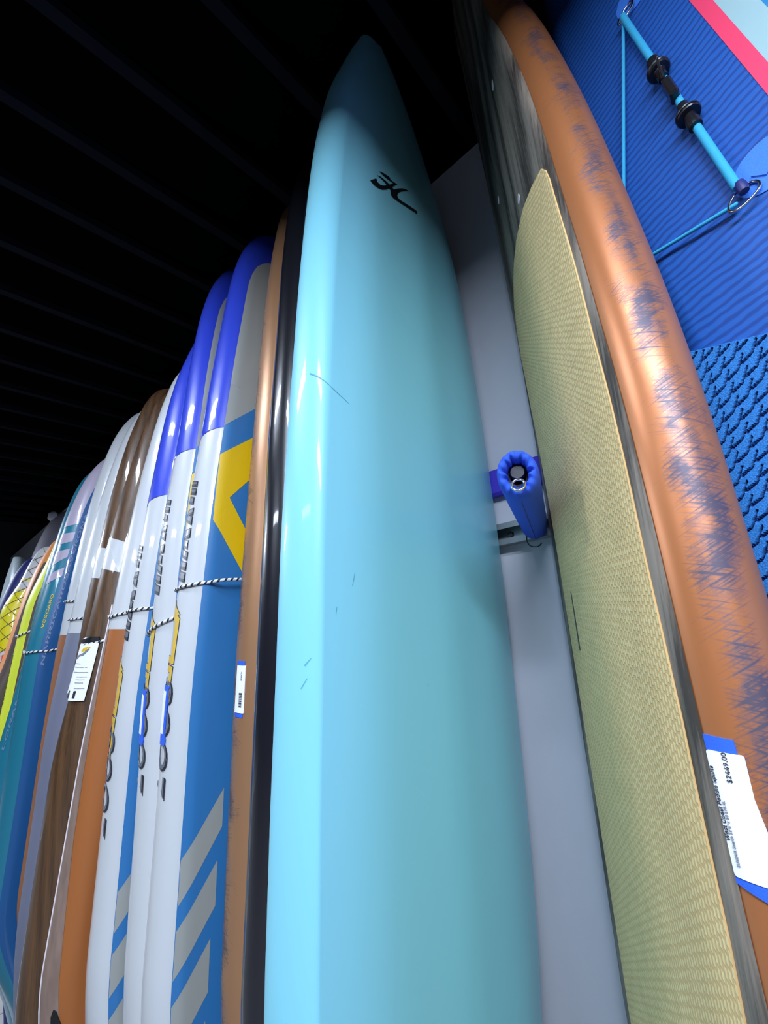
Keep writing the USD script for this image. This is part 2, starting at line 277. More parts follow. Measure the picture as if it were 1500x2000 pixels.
# drop-stitch deck: fine ribs across the board; st = (u, v) on the deck, metres
mat('dropstitch', {'tc': ('texture_coordinate', {}), 'nz': ('noise_texture', {'scale': 25., 'detail': 2.}), 'sx': ('separate_xyz', {}), 'nm': ('math', {'math_type': 'multiply_add', 'value2': .012}), 'a': ('math', {'math_type': 'multiply', 'value2': 6.2832/.0122}), 's': ('math', {'math_type': 'sine'}),
                   'pw': ('map_range', {'from_min': -.9, 'from_max': .2, 'to_min': 0., 'to_max': 1., 'clamp': True}), 'mm': ('mapping', {'scale': (900, 900, 1)}), 'fn': ('noise_texture', {'scale': 1., 'detail': 1.}), 'ad': ('math', {'math_type': 'multiply_add', 'value2': .25}),
                   'c': ('mix_color', {'a': srgb(22, 66, 142), 'b': srgb(29, 88, 172)}), 'b': ('bump', {'strength': .4, 'distance': .0012}), 'p': ('principled_bsdf', {'roughness': .5, 'specular_ior_level': .4})},
    [('tc.UV', 'sx.vector'), ('tc.UV', 'nz.vector'), ('nz.fac', 'nm.value1'), ('sx.y', 'nm.value3'), ('nm.value', 'a.value1'), ('a.value', 's.value1'), ('s.value', 'pw.value'), ('tc.UV', 'mm.vector'), ('mm.vector', 'fn.vector'), ('fn.fac', 'ad.value1'), ('pw.result', 'ad.value3'),
     ('pw.result', 'c.fac'), ('c.result', 'p.base_color'), ('ad.value', 'b.height'), ('b.normal', 'p.normal')])
# croc pad: light blue scales, navy core in the grooves (the mesh's primvar "groove")
mat('croc_pad', {'at': ('attribute', {'attribute': 'groove'}), 'tc': ('texture_coordinate', {}), 'mm': ('mapping', {'scale': (620, 620, 1)}), 'vn': ('voronoi_texture', {'scale': 1.}), 'b': ('bump', {'strength': .7, 'distance': .0012}),
                 'vr': ('map_range', {'from_min': .0, 'from_max': .7, 'to_min': 1.1, 'to_max': .78}), 'hs': ('hsv', {'color': srgb(50, 126, 204)}), 'c': ('mix_color', {'b': srgb(12, 26, 84)}), 'p': ('principled_bsdf', {'roughness': .8, 'specular_ior_level': .25})},
    [('tc.UV', 'mm.vector'), ('mm.vector', 'vn.vector'), ('vn.distance', 'vr.value'), ('vr.result', 'hs.value'), ('hs.color', 'c.a'), ('at.fac', 'c.fac'), ('c.result', 'p.base_color'), ('vr.result', 'b.height'), ('b.normal', 'p.normal')])

# ---------------------------------------------------------------- the setting
WALL_Y, WALL_TOP = 1.15, 2.93
structure('wall_back', box((-9, WALL_Y, 0), (2.6, WALL_Y+.12, WALL_TOP)), 'wall_paint')
structure('trim_1', box((-9, 1.62, WALL_TOP-.1), (2.6, 1.74, 3.72)), 'black_paint'); structure('trim_2', box((-9, WALL_Y+.121, WALL_TOP-.1), (2.6, 1.62, WALL_TOP-.03)), 'black_paint')
structure('wall_left', box((-9.1, -5, 0), (-9, 1.75, 3.72)), 'dark_wall'); structure('wall_right', box((2.6, -5, 0), (2.7, 1.75, 3.72)), 'grey_wall'); structure('wall_front', box((-9.1, -5.1, 0), (2.7, -5, 3.72)), 'dark_wall')
ceil = Thing('ceiling', None, None, kind='structure')
ceil.part('roof_deck', box((-9.1, -5.1, 3.515), (2.7, 1.75, 3.80)), 'black_paint')
for k in range(-9, 19):
    x = -1.368-.408*k; h = 3.47
    ceil.part('joist', box((x-.024, -5, h), (x+.024, 1.62, h+.045)), 'joist_paint')
flo = Thing('floor', None, None, kind='structure')
flo.part('slab', box((-9.1, -5.1, -.12), (2.7, 1.27, -.012)), 'floor_slab'); flo.part('grout_bed', box((-9, -5, -.012), (2.6, WALL_Y, -.004)), 'grout')
S = .33
for i in range(-13, 6):
    for j in range(-2, 4):
        x, y = -.35+i*S, WALL_Y-.03-(j+1)*S
        if -4.7 < x and y+S < WALL_Y and j < 3: flo.part('tile', rbox((S-.006, S-.006, .010), .0015, trimesh.transformations.translation_matrix((x+S/2, y+S/2, -.005))), 'floor_tile', smooth=False)
flo.part('tile_field', box((-9, -5, -.008), (-4.75, WALL_Y, -.002)), 'floor_tile'); flo.part('tile_field', box((-4.7, -5, -.008), (2.6, .1, -.002)), 'concrete')

def lamp(x, y, z, lx, ly, power, col, label):
    t = Thing('shop_light', label, 'lamp', (x, y, z), group='hanging shop lights')
    prof = Polygon([(-ly*.8, 0), (-ly*.72, .012), (-ly*.4, .05), (ly*.4, .05), (ly*.72, .012), (ly*.8, 0), (ly*.72, .004), (ly*.36, .038), (-ly*.36, .038), (-ly*.72, .004)])
    m = trimesh.creation.extrude_polygon(prof, lx+.06, engine='earcut'); m.apply_transform(np.array([[0, 0, 1, -lx/2-.03], [1, 0, 0, 0], [0, 1, 0, 0], [0, 0, 0, 1.]])); m.apply_translation((x, y, z+.004))
    t.part('reflector_hood', m, 'lamp_housing')
    for sx in (-1, 1): t.part('hanging_wire', tube([(x+sx*lx*.4, y, z+.05), (x+sx*lx*.4, y, 3.47)], .002, 6), 'lamp_cord')
    for sy in (-1, 1): t.part('glowing_tube', tube([(x-lx*.48, y+sy*ly*.22, z+.022), (x+lx*.48, y+sy*ly*.22, z+.022)], .012, 12), 'tube_glow', smooth=30)
    L = UsdLux.RectLight.Define(stage, t.path+'/tube_light'); L.CreateWidthAttr(lx); L.CreateHeightAttr(ly); L.CreateIntensityAttr(power); L.CreateColorAttr(Gf.Vec3f(*col))
LAMP_LABELS = ['white hanging shop light just in front of the wooden board', 'white hanging shop light in front of the blue-nosed boards', 'wide white hanging shop light at the far left end of the row', 'white hanging shop light far out over the aisle', 'wide white hanging shop light at the right end of the row']
for a, lb in zip(LAMPS, LAMP_LABELS): lamp(*a, lb)

# the rail along the wall, the wrapped batten above it and the padded peg
t = Thing('strut_rail', 'grey slotted steel strut rail on the wall behind the aqua board', 'rail', (-.4, WALL_Y, 1.54))
rail_z = 1.560
prof = Polygon([(0, -.030), (.041, -.030), (.041, -.014), (.036, -.014), (.036, -.027), (.003, -.027), (.003, .027), (.036, .027), (.036, .014), (.041, .014), (.041, .030), (0, .030)])
m = trimesh.creation.extrude_polygon(prof, 4.6, engine='earcut'); m.apply_transform(np.array([[0, 0, 1, -4.2], [-1, 0, 0, WALL_Y], [0, 1, 0, rail_z], [0, 0, 0, 1.]])); t.part('channel', m, 'steel')
for x in (-.52, -1.1, -1.7, -2.3, -2.9, .2): t.part('bolt_head', lathe([(0, .007), (.008, .007), (.010, .003), (.010, 0)], (x, WALL_Y-.003, rail_z), (0, -1, 0), 6), 'dark_steel', smooth=False)
t.part('wire_clip', tube(smooth_path([(-.452, WALL_Y-.045, rail_z-.01), (-.455, WALL_Y-.055, rail_z-.03), (-.447, WALL_Y-.06, rail_z-.05), (-.432, WALL_Y-.055, rail_z-.055), (-.424, WALL_Y-.04, rail_z-.046)], 24), .0016, 8), 'dark_steel')
t = Thing('wall_batten', 'wall batten wrapped in purple cloth behind the padded peg', 'batten', (-.4, WALL_Y, 1.71))
t.part('cloth_wrap', rbox((4.6, .034, .078), .008, trimesh.transformations.translation_matrix((-1.9, WALL_Y-.019, 1.714))), 'purple_wrap')

PEG_TIP, PEG_BASE = np.array([-.260, .634, 1.562]), np.array([-.430, WALL_Y-.052, 1.566])
def peg():
    t = Thing('rack_peg', 'rack peg padded in blue foam between the aqua and wooden boards', 'rack peg', PEG_BASE)
    ax = PEG_TIP-PEG_BASE; L = np.linalg.norm(ax); ax /= L; T = frame_of(ax); X, Y = T[:3, 0], T[:3, 1]   # X is up
    prof = [(.95, .0), (1.0, .012)]+[(1.0, z) for z in np.linspace(.03, L-.045, 24)]+[(1.0, L-.03), (.985, L-.018), (.94, L-.008), (.86, L-.001), (.76, L+.002), (.66, L+.001), (.58, L-.003), (.52, L-.010), (.50, L-.022), (.50, L-.05)]
    n = 96; a = np.linspace(0, 2*np.pi, n, endpoint=False); rng = np.random.default_rng(4); V = []
    ph = rng.uniform(0, 6.28, 4)
    for i, (r, z) in enumerate(prof):
        k = np.clip((z-(L-.05))/.05, 0, 1) if i < 28 else 1.0
        inner = np.clip((1-r)/.5, 0, 1)
        pl = (np.sin(11*a+ph[0])*.6+np.sin(17*a+ph[1])*.5+np.sin(7*a+ph[2])*.5)
        rr = r*(1+.006*np.sin(3*a+z*9))+k*inner*.105*pl*(.35+.65*np.sin(np.pi*np.clip(inner, 0, 1))); zz = z+k*inner*.0035*np.sin(13*a+ph[3])
        V.append(PEG_BASE+np.outer(rr*.042*np.cos(a), X)+np.outer(rr*.0335*np.sin(a), Y)+np.outer(np.broadcast_to(zz, n), ax))
    v = np.concatenate(V); f = []
    for i in range(len(prof)-1):
        for j in range(n):
            q = (i*n+j, i*n+(j+1) % n, (i+1)*n+(j+1) % n, (i+1)*n+j); f += [(q[0], q[1], q[2]), (q[0], q[2], q[3])]
    t.part('foam_sleeve', (v, np.array(f)), 'blue_foam', smooth=True)
    t.part('sleeve_seam', tube([PEG_BASE-X*.0418+Y*.002+ax*z for z in np.linspace(.02, L-.03, 20)], .0009, 6), 'navy')
    t.part('pipe', lathe([(0, 0), (.0120, 0), (.0120, L-.022), (.0108, L-.018), (.0, L-.018)], PEG_BASE+X*.006, ax, 28), 'pipe_cap', label='black pipe end inside the sleeve')
    t.part('foam_core', lathe([(.0123, 0), (.0190, 0), (.0190, L-.030), (.0123, L-.032)], PEG_BASE, ax, 28), 'black_rubber', label='black core inside the sleeve')
    c = PEG_TIP-X*.0235+Y*.001+ax*.006; th = np.linspace(0, 2*np.pi, 40, endpoint=False)
    t.part('pull_ring', tube([c+X*.0098*np.cos(h)+Y*.0098*np.sin(h)+ax*(.004-.004*np.cos(h)) for h in th], .0022, 10, closed=True), 'chrome', smooth=True, label='bright steel ring')
    t.part('ring_screw', tube([c+X*.009, c+X*.016-ax*.012, c+X*.018-ax*.03], .0018, 8), 'steel')
    t.part('wall_plate', rbox((.05, .05, .006), .002, np.vstack([np.column_stack([T[:3, :3], PEG_BASE+ax*.002]), [0, 0, 0, 1]])), 'dark_steel')
peg()

# ---------------------------------------------------------------- the boards in the row
BP={'B0':[-0.621, 0.689, 0.045, 0.043, 0.095, 3.151, 0.733, -0.067, 0.095, 0.707, 0.91, 0.944, 0.848, 0.697, 0.481, 0.292, 0.200],
'B1':[-0.762, 0.726, 0.05, 0.046, 0.002, 2.778, 0.690, -0.087, 0.095, 0.728, 0.854, 0.982, 0.927, 0.869, 0.776, 0.57, 0.285],
'B2':[-0.885, 0.764, 0.055, 0.028, 0.002, 2.674, 0.667, -0.074, 0.106, 0.73, 0.848, 0.96, 0.895, 0.828, 0.745, 0.618, 0.295],
'B3':[-1.01, 0.724, 0.058, 0.027, 0.002, 2.624, 0.75, -0.076, 0.106, 0.727, 0.846, 0.953, 0.87, 0.783, 0.693, 0.529, 0.319],
'B4':[-1.13, 0.75, 0.058, 0.007, 0.002, 2.604, 0.746, -0.109, 0.106, 0.709, 0.891, 0.958, 0.867, 0.783, 0.677, 0.493, 0.261],
'B5':[-1.245, 0.713, 0.058, 0.026, -0.001, 2.5, 0.761, -0.077, 0.106, 0.725, 0.865, 0.954, 0.884, 0.796, 0.647, 0.47, 0.3],
'B6':[-1.36, 0.63, 0.058, 0.08, 0.001, 2.32, 0.759, -0.074, 0.106, 0.736, 0.828, 0.966, 0.93, 0.879, 0.806, 0.677, 0.309],
'B7':[-1.475, 0.64, 0.058, 0.045, 0.001, 2.266, 0.764, -0.08, 0.106, 0.72, 0.9, 0.913, 0.844, 0.76, 0.67, 0.552, 0.311],
'B8':[-1.59, 0.674, 0.058, 0.048, 0.002, 2.35, 0.759, -0.081, 0.106, 0.64, 0.85, 0.976, 0.926, 0.855, 0.756, 0.603, 0.302],
'B9':[-1.71, 0.678, 0.058, 0.034, 0.001, 2.36, 0.761, -0.079, 0.106, 0.70, 0.90, 0.946, 0.879, 0.786, 0.666, 0.487, 0.3],
'B10':[-1.83, 0.691, 0.058, 0.037, 0.002, 2.336, 0.758, -0.088, 0.106, 0.56, 0.76, 0.981, 0.931, 0.859, 0.761, 0.606, 0.444],
'B11':[-1.95, 0.639, 0.058, 0.036, 0.001, 2.186, 0.763, -0.078, 0.106, 0.53, 0.71, 0.998, 0.923, 0.847, 0.741, 0.563, 0.377],
'B12':[-2.07, 0.619, 0.058, 0.043, 0.0, 2.132, 0.765, -0.085, 0.106, 0.50, 0.67, 0.929, 0.883, 0.82, 0.744, 0.635, 0.494],
'B13':[-2.19, 0.626, 0.058, 0.045, -0.0, 2.1, 0.766, -0.080, 0.106, 0.30, 0.42, 0.984, 0.949, 0.818, 0.72, 0.494, 0.3],
'B14':[-2.31, 0.576, 0.058, 0.043, 0.0, 1.856, 0.766, -0.084, 0.106, 0.20, 0.32, 0.985, 0.869, 0.805, 0.728, 0.632, 0.565],
'B15':[-2.43, 0.54, 0.058, 0.044, 0.0, 1.844, 0.766, -0.087, 0.106, 0.18, 0.30, 0.934, 0.816, 0.816, 0.694, 0.606, 0.528],
'B16':[-2.55, 0.526, 0.058, 0.047, 0.001, 1.81, 0.769, -0.084, 0.106, 0.18, 0.30, 0.985, 0.93, 0.817, 0.742, 0.648, 0.561],
'W':[-0.204, 0.686, 0.006, 0.084, 0.483, 3.283, 0.718, -0.113, 0.085, 0.719, 0.949, 0.896, 0.745, 0.564, 0.502, 0.489, 0.543]}
def board(key, label, body, **kw):
    b = Board(BP[key], **kw); t = Thing('paddle_board', label, 'paddle board', b.O, group='paddle boards standing along the wall')
    (v, f), uv = b.mesh(); t.part('body', (v, f), body, smooth=True, uv=uv); return b, t
def printed(t, b, name, poly, m, off=.0008, label=None, both=False, **kw):
    g, uv = b.print_(poly, off, **kw)
    if both:
        g2, uv2 = b.print_(poly, off, near=-1, **kw); g = (np.vstack([g[0], g2[0]]), np.vstack([g[1], g2[1]+len(g[0])])); uv = np.vstack([uv, uv2])
    t.part(name, g, m, smooth=True, uv=uv, label=label)

# aqua board, its bottom to the camera
b0, t0 = board('B0', 'large glossy aqua board with black trident logo near its nose', 'aqua_gloss', ru=.038, ru_tail=.016, crown=.002, bevel=([0, .24, .28, .66, .70, 1], [0, .012, .0125, .0105, .011, .015]))
LOGO = [(0.1637, 2.3837), (0.1831, 2.4011), (0.2065, 2.4167), (0.2099, 2.4113), (0.2231, 2.4187), (0.2399, 2.4304), (0.2277, 2.4089), (0.2178, 2.3915), (0.2252, 2.3901), (0.2404, 2.4132), (0.2616, 2.441), (0.2778, 2.4568), (0.2882, 2.4631), (0.2739, 2.4447), (0.2577, 2.4231), (0.2451, 2.4014), (0.2401, 2.3856), (0.2446, 2.3795), (0.2521, 2.3809), (0.3314, 2.4231), (0.3271, 2.4076), (0.2292, 2.3573), (0.2169, 2.3537), (0.2117, 2.3585), (0.2124, 2.3704), (0.2063, 2.3713), (0.193, 2.3503), (0.1782, 2.3318), (0.1638, 2.3191), (0.1472, 2.3111), (0.1341, 2.3107), (0.1542, 2.3434), (0.1577, 2.3424), (0.1588, 2.3367), (0.1703, 2.3402), (0.1832, 2.3527), (0.1953, 2.3697), (0.1893, 2.3714), (0.173, 2.3672), (0.1561, 2.3587), (0.1709, 2.3718), (0.1919, 2.3821), (0.2067, 2.3869), (0.2174, 2.4035), (0.2223, 2.4127), (0.2071, 2.4028), (0.1856, 2.391), (0.1741, 2.3871)]
printed(t0, b0, 'logo', Polygon(LOGO).buffer(0), 'logo_black', .0008, clampw=False)
def line_poly(p, q, w0, w1):
    p, q = np.array(p, float), np.array(q, float); d = q-p; n = np.array([-d[1], d[0]])/np.hypot(*d)
    return [tuple(p+n*w0), tuple(p-n*w0), tuple(q-n*w1), tuple(q+n*w1)]
for p, q, a, c in [((.0167, 1.7564), (.0485, 1.7349), .0013, .0006), ((.0485, 1.7349), (.0969, 1.7132), .0007, .0003), ((.1131, 1.4231), (.1075, 1.4032), .0006, .0004), ((.0214, 1.2939), (.0308, 1.3038), .0011, .0003), ((.0169, 1.2642), (.0252, 1.2774), .0006, .0004), ((.3031, 1.2369), (.3075, 1.240), .0006, .0003), ((.0783, 1.3723), (.0764, 1.3614), .0005, .0003)]:
    printed(t0, b0, 'scratch', line_poly(p, q, a, c), 'scratch', .0006)

b1, t1 = board('B1', 'black carbon board with lacquered rail hard against the aqua board', 'black_lacquer', ru=.05)
printed(t1, b1, 'carbon_deck', [(.045, .1), (.5, .1), (.5, 3.25), (.045, 3.05)], 'carbon', both=True, edge=.03)
b2, t2 = board('B2', 'narrow bronze brushed board next to the black carbon board', 'bronze_brushed', ru=.05)
printed(t2, b2, 'face_lacquer', [(.044, .1), (.5, .1), (.5, 2.62), (.044, 2.45)], 'black_lacquer', both=True, edge=.03)

def model_board(key, ds, label):
    b, t = board(key, label, 'white_gloss', ru=.05); D = lambda P: [(w, s+ds) for w, s in P]
    printed(t, b, 'nose_paint', D([(-.10, 1.765), (-.05, 1.785), (-.019, 1.806), (.0, 1.813), (.022, 1.821), (.052, 1.829), (.5, 1.835), (.5, 2.95), (-.5, 2.95), (-.5, 1.7), (-.2, 1.72)]), 'nose_blue', .0007, both=True, edge=.02)
    top = 2.43
    face = [(.055, 1.832)]+[(.055, z) for z in (1.95, 2.1, 2.24, 2.30)]+[(.058, 2.34), (.064, 2.375), (.075, 2.40), (.09, 2.418), (.12, 2.43), (.2, 2.435), (.5, 2.44), (.5, 1.832)]
    printed(t, b, 'deck_panel', D(face), 'pearl_grey', .0013, both=True, edge=.02, label='pearl grey upper panel')
    printed(t, b, 'deck_panel', D([(.055, .12), (.5, .12), (.5, 2.20), (.2, 1.975), (.126, 1.903), (.055, 1.832)]), 'panel_blue', .0018, both=True, edge=.03, label='sky blue panel')
    printed(t, b, 'chevron', D([(.056, 1.757), (.129, 1.821), (.22, 1.90), (.22, 1.80), (.133, 1.708), (.09, 1.656), (.137, 1.588), (.25, 1.42), (.25, 1.32), (.139, 1.488), (.06, 1.600)]), 'panel_yellow', .0023, edge=.02, label='yellow chevron')
    for k in range(5):
        d = -.107*k
        printed(t, b, 'stripe', D([(.130-.006*k, 1.066+d*1.12), (.130-.006*k, .999+d*1.18), (.056, .897+d), (.056, .968+d)]), 'pearl_grey', .0023, label='pearl grey slanted stripe')
    for k, (a0, a1) in enumerate(((1.465, 1.486), (1.490, 1.508), (1.511, 1.530), (1.536, 1.557), (1.562, 1.584), (1.590, 1.610), (1.613, 1.630), (1.638, 1.656), (1.660, 1.675), (1.679, 1.693))):
        sh = .012+(-.016 if k in (4, 6) else .010 if k in (2, 5) else 0); wf = .013 if k not in (3, 7) else .009
        F = D([(wf, a0), (wf, a1), (-.036, a1+sh), (-.036, a0+sh)]); printed(t, b, 'letter_outline', Polygon(F).buffer(.0004), 'letter_dark', .0008, edge=.012); printed(t, b, 'letter', Polygon(F).buffer(-.0022), 'letter_grey', .0013, edge=.012)
        printed(t, b, 'letter_bevel', D([(wf-.001, a0+.002), (wf-.002, a0+.008), (-.020, a0+.006+sh*.6), (-.026, a0+.003+sh*.75)]), 'letter_dark', .0016, edge=.012)
    for P in ([(.012, 1.400), (-.02, 1.43), (-.035, 1.43), (-.035, 1.42), (-.012, 1.398)], [(.013, 1.392), (-.012, 1.412), (-.03, 1.412), (-.03, 1.402), (-.002, 1.384), (-.002, 1.318), (-.03, 1.318), (-.03, 1.308), (.010, 1.303)], [(.009, 1.298), (-.03, 1.304), (-.03, 1.292), (-.001, 1.287), (-.001, 1.225), (.004, 1.216)]):
        printed(t, b, 'emblem_outline', Polygon(D(P)).buffer(.0012), 'letter_dark', .0007, edge=.008); printed(t, b, 'emblem', D(P), 'letter_gold', .0012, edge=.008, label='gold shaded emblem')
    t.part('lettering', b.text('LOOS', .042, 1.056+ds, .015, -1, .0008, True, 1.35, .25), 'letter_dark', smooth=False)
    t.part('lettering', b.text('LOOS', .037, 1.060+ds, .012, -1, .0013, False, 1.52, .25), 'letter_grey', smooth=False)
    return b, t
b3, t3 = model_board('B3', 0., 'blue-nosed white board, nearest of three, its yellow chevron in full view')
b4, t4 = model_board('B4', -.006, 'blue-nosed white board, middle one of the three alike')
b5, t5 = model_board('B5', -.106, 'blue-nosed white board, farthest of three, beside the white and orange board')

b6, t6 = board('B6', 'board with plain white upper half and orange lower half in film', 'white_gloss')
printed(t6, b6, 'lower_paint', [(-.12, .1), (.2, .1), (.2, 1.378), (-.12, 1.378)], 'bark_orange', .0007, edge=.02)
printed(t6, b6, 'film_sleeve', [(-.14, .2), (.058, .2), (.051, .608), (.0245, .9275), (.0175, 1.176), (.004, 1.378), (-.14, 1.378)], 'frost_film', .0013, edge=.02, label='frosted plastic film')
t6.part('film_edge', tube([b6.surf(s, -.010, .002)[0] for s in np.linspace(.2, 1.44, 40)], .0017, 6), 'film_edge', smooth=True)
g, uv = b6.slab(Polygon([(.068, .45), (.064, .55), (.056, .60), (.046, .628), (.040, .632), (.036, .620), (.036, .55), (.040, .45)]), .004, .012); t6.part('carry_strap', g, 'black_rubber', smooth=40, label='black strap end')
b7, t7 = board('B7', 'glossy walnut board whose white band sits lower, next to the white and orange board', 'walnut_gloss')
printed(t7, b7, 'band', [(-.09, 1.665), (.0, 1.655), (.06, 1.637), (.4, 1.61), (.4, 1.53), (.058, 1.550), (0, 1.563), (-.09, 1.57)], 'white_gloss', both=True, label='white band')
b8, t8 = board('B8', 'glossy walnut board with white band, next to the white and grey board', 'walnut_gloss')
printed(t8, b8, 'band', [(-.09, 1.653), (-.013, 1.647), (.039, 1.637), (.4, 1.61), (.4, 1.53), (.036, 1.546), (-.013, 1.550), (-.09, 1.555)], 'white_gloss', both=True, label='white band')
b9, t9 = board('B9', 'board with white upper half over a slate grey lower half', 'white_gloss')
printed(t9, b9, 'lower_paint', [(-.12, .1), (.4, .1), (.4, 1.401), (-.12, 1.401)], 'slate_grey', edge=.03)
b10, t10 = board('B10', 'board with white upper half over a clay brown lower half', 'white_gloss')
printed(t10, b10, 'lower_paint', [(-.12, .1), (.4, .1), (.4, 1.40), (-.12, 1.40)], 'clay_brown', edge=.03)
b11, t11 = board('B11', 'teal and deep blue board with lilac bars across its rail', 'teal_gloss')
printed(t11, b11, 'nose_paint', [(-.12, 1.765), (.012, 1.788), (.06, 1.800), (.06, 2.06), (.03, 2.18), (-.12, 2.18)], 'lilac', edge=.02)
printed(t11, b11, 'deck_panel', [(.058, .1), (.5, .1), (.5, 2.17), (.075, 2.12), (.058, 2.02)], 'deep_blue', .0012, both=True, edge=.03)
for a0, a1, c0, c1 in [(1.762, 1.768, 1.720, 1.733), (1.695, 1.705, 1.645, 1.676), (1.616, 1.638, 1.582, 1.607)]:
    printed(t11, b11, 'bar', [(-.08, a0-.02), (.015, a0), (.059, a1), (.059, c1), (.013, c0), (-.08, c0-.03)], 'lilac', label='lilac bar')
t11.part('lettering', b11.text('NARRICAROSAVERONA', .0085, 1.31, .075, -1, .0018, True, 4.0, .1), 'rail_lettering', smooth=False); t11.part('lettering', b11.text('VESCARO', .008, 1.43, .050, -1, .0008, True, 2.2, .1), 'letter_gold', smooth=False)
b12, t12 = board('B12', 'plain teal board with white lettering along its rail', 'teal_gloss')
printed(t12, b12, 'deck_panel', [(.062, .1), (.5, .1), (.5, 2.1), (.062, 1.9)], 'sky_blue', both=True, edge=.03)
t12.part('lettering', b12.text('LORAMARASOLAVERA', .009, 1.05, .034, -1, .0008, True, 4.0, .1), 'rail_lettering', smooth=False)
b13, t13 = board('B13', 'neon yellow railed board with a dark umber face', 'neon_yellow')
printed(t13, b13, 'face_paint', [(.045, .1), (.5, .1), (.5, 2.14), (.045, 1.98)], 'umber', both=True, edge=.03)
t13.part('lettering', b13.text('WAVEROAM', .011, 1.18, .004, -1, .0008, True, 1.9), 'letter_dark', smooth=False)
b14, t14 = board('B14', 'thin orange railed board with a dark umber face', 'rail_orange', ru=.03)
printed(t14, b14, 'face_paint', [(.028, .1), (.5, .1), (.5, 1.84), (.028, 1.72)], 'umber', both=True, edge=.03)
b15, t15 = board('B15', 'white board with yellow and coral paint wrapped in loose netting', 'clear_white')
printed(t15, b15, 'rail_paint', [(-.12, 1.30), (.2, 1.44), (.2, 1.62), (.03, 1.612), (-.12, 1.60)], 'lemon', edge=.02, label='lemon yellow rail paint')
for s in (1.675, 1.63): printed(t15, b15, 'pinline', [(-.1, s), (.09, s-.01), (.09, s-.017), (-.1, s-.007)], 'lemon', .0009)
printed(t15, b15, 'rail_paint', [(.05, .1), (.2, .1), (.2, 1.40), (.05, 1.36)], 'coral_red', .0012, label='coral red rail paint')
lines = []
for k in range(16):
    for sg in (1, -1): lines.append(tube([b15.surf(1.0+k*.05+sg*d*.9+(.0 if sg > 0 else .16), .02+d, .004)[0] for d in np.linspace(0, .15, 8)], .0011, 4))
vv = np.vstack([l[0] for l in lines]); o = np.cumsum([0]+[len(l[0]) for l in lines[:-1]]); t15.part('net', (vv, np.vstack([l[1]+k for l, k in zip(lines, o)])), 'net_cord', smooth=True, kind='stuff')
b16, t16 = board('B16', 'navy blue board with a pale pinline along its rail', 'navy')
t16.part('pinline', tube([b16.surf(s, -.02, .0005)[0] for s in np.linspace(.2, 1.79, 60)], .0025, 6), 'wrap_film', smooth=True)

# wrapped boards at the far end
def wrapped(p, label, m):
    b = Board(p, ru=.06); t = Thing('wrapped_board', label, 'wrapped board', b.O, group='wrapped boards at the far end'); (v, f), uv = b.mesh(60, 7, 8); t.part('wrapping', (v, f), m, smooth=True, uv=uv); return b, t
bw1, tw1 = wrapped([-3.62, .50, .0, .0, 1.50, 1.99, .70, .0, .13, .72, .9, 1, .98, .95, .85, .62, .40], 'round-nosed board in bubble wrap standing behind the navy board', 'bubble_wrap')
bw2, tw2 = wrapped([-4.45, .80, .03, .045, 0., 2.56, .50, -.05, .13, .72, .9, .97, .9, .82, .66, .45, .3], 'tall board in cloudy plastic film leaning at the far wall', 'wrap_film')
k_ = trimesh.creation.icosphere(2, 1.0); k_.vertices = k_.vertices*[.02, .035, .045]*(.8+.5*meshkit.noise(k_.vertices*2.5, 3))[:, None]; k_.apply_translation(bw2.surf(2.52, 0., .0)[0]+[0, -.03, -.03]); tw2.part('film_knot', k_, 'wrap_knot', smooth=True, label='white gathered end of the film')
bw3, tw3 = wrapped([-4.75, .40, .0, .0, 1.50, 2.14, .72, .0, .13, .72, .9, 1, .98, .95, .85, .62, .40], 'grey wrapped board leftmost at the far end', 'wrap_film')

# ---------------------------------------------------------------- wooden board with the cork-coloured pad
bw, tw = board('W', 'dark wood-veneer board with orange rail and woven beige deck pad', 'copper_brushed', side=-1, ru=.045)
gmid = 2*float(bw.girth(1.0))
printed(tw, bw, 'deck_veneer', [(.047, .08), (.71, .08), (.71, 1.6), (.64, 2.0), (.56, 2.3), (.44, 2.6), (.36, 3.0), (.30, 3.27), (.10, 3.24), (.046, 2.9), (.042, 2.5), (.041, 2.2), (.047, 1.9), (.050, 1.66), (.048, 1.4)], 'ash_veneer', .0008, edge=.02, clampw=False, label='dark ash veneer deck')
PAD = [(.082, .12), (.081, 1.0), (.076, 1.06), (.0745, 1.16), (.0716, 1.22), (.0735, 1.37), (.070, 1.48), (.0690, 1.56), (.0700, 1.65), (.0660, 1.72), (.0630, 1.80), (.0622, 1.88), (.0600, 1.95), (.0625, 1.975), (.075, 2.002), (.1309, 2.052), (.2126, 2.1125), (.3148, 2.161), (.3971, 2.182), (.46, 2.184), (.533, 2.165), (.580, 2.11), (.606, 2.048), (.625, 1.88), (.64, 1.5), (.65, 1.1), (.655, .12)]
g, uv = bw.slab(Polygon(PAD).buffer(0), .0020, .018, .0006); tw.part('deck_pad', g, 'woven_pad', smooth=True, uv=uv, label='woven beige deck pad')
slot = line_poly((.5341, 1.3907), (.5407, 1.2767), .0035, .006); g, uv = bw.slab(Polygon(slot), .0026, .02, off=.0006); tw.part('handle_slot', g, 'logo_black', smooth=False, label='black slit of the carry handle')
for w, s in ((.1406, 2.4835), (.2215, 2.1602), (.371, 2.4131)):
    P, N = bw.surf(s, w, .0006); tw.part('leash_plug', lathe([(0, .0012), (.006, .0012), (.0085, .002), (.0095, .0005), (.0095, -.003)], P, N, 24), 'film_edge', smooth=40, label='small white deck plug')

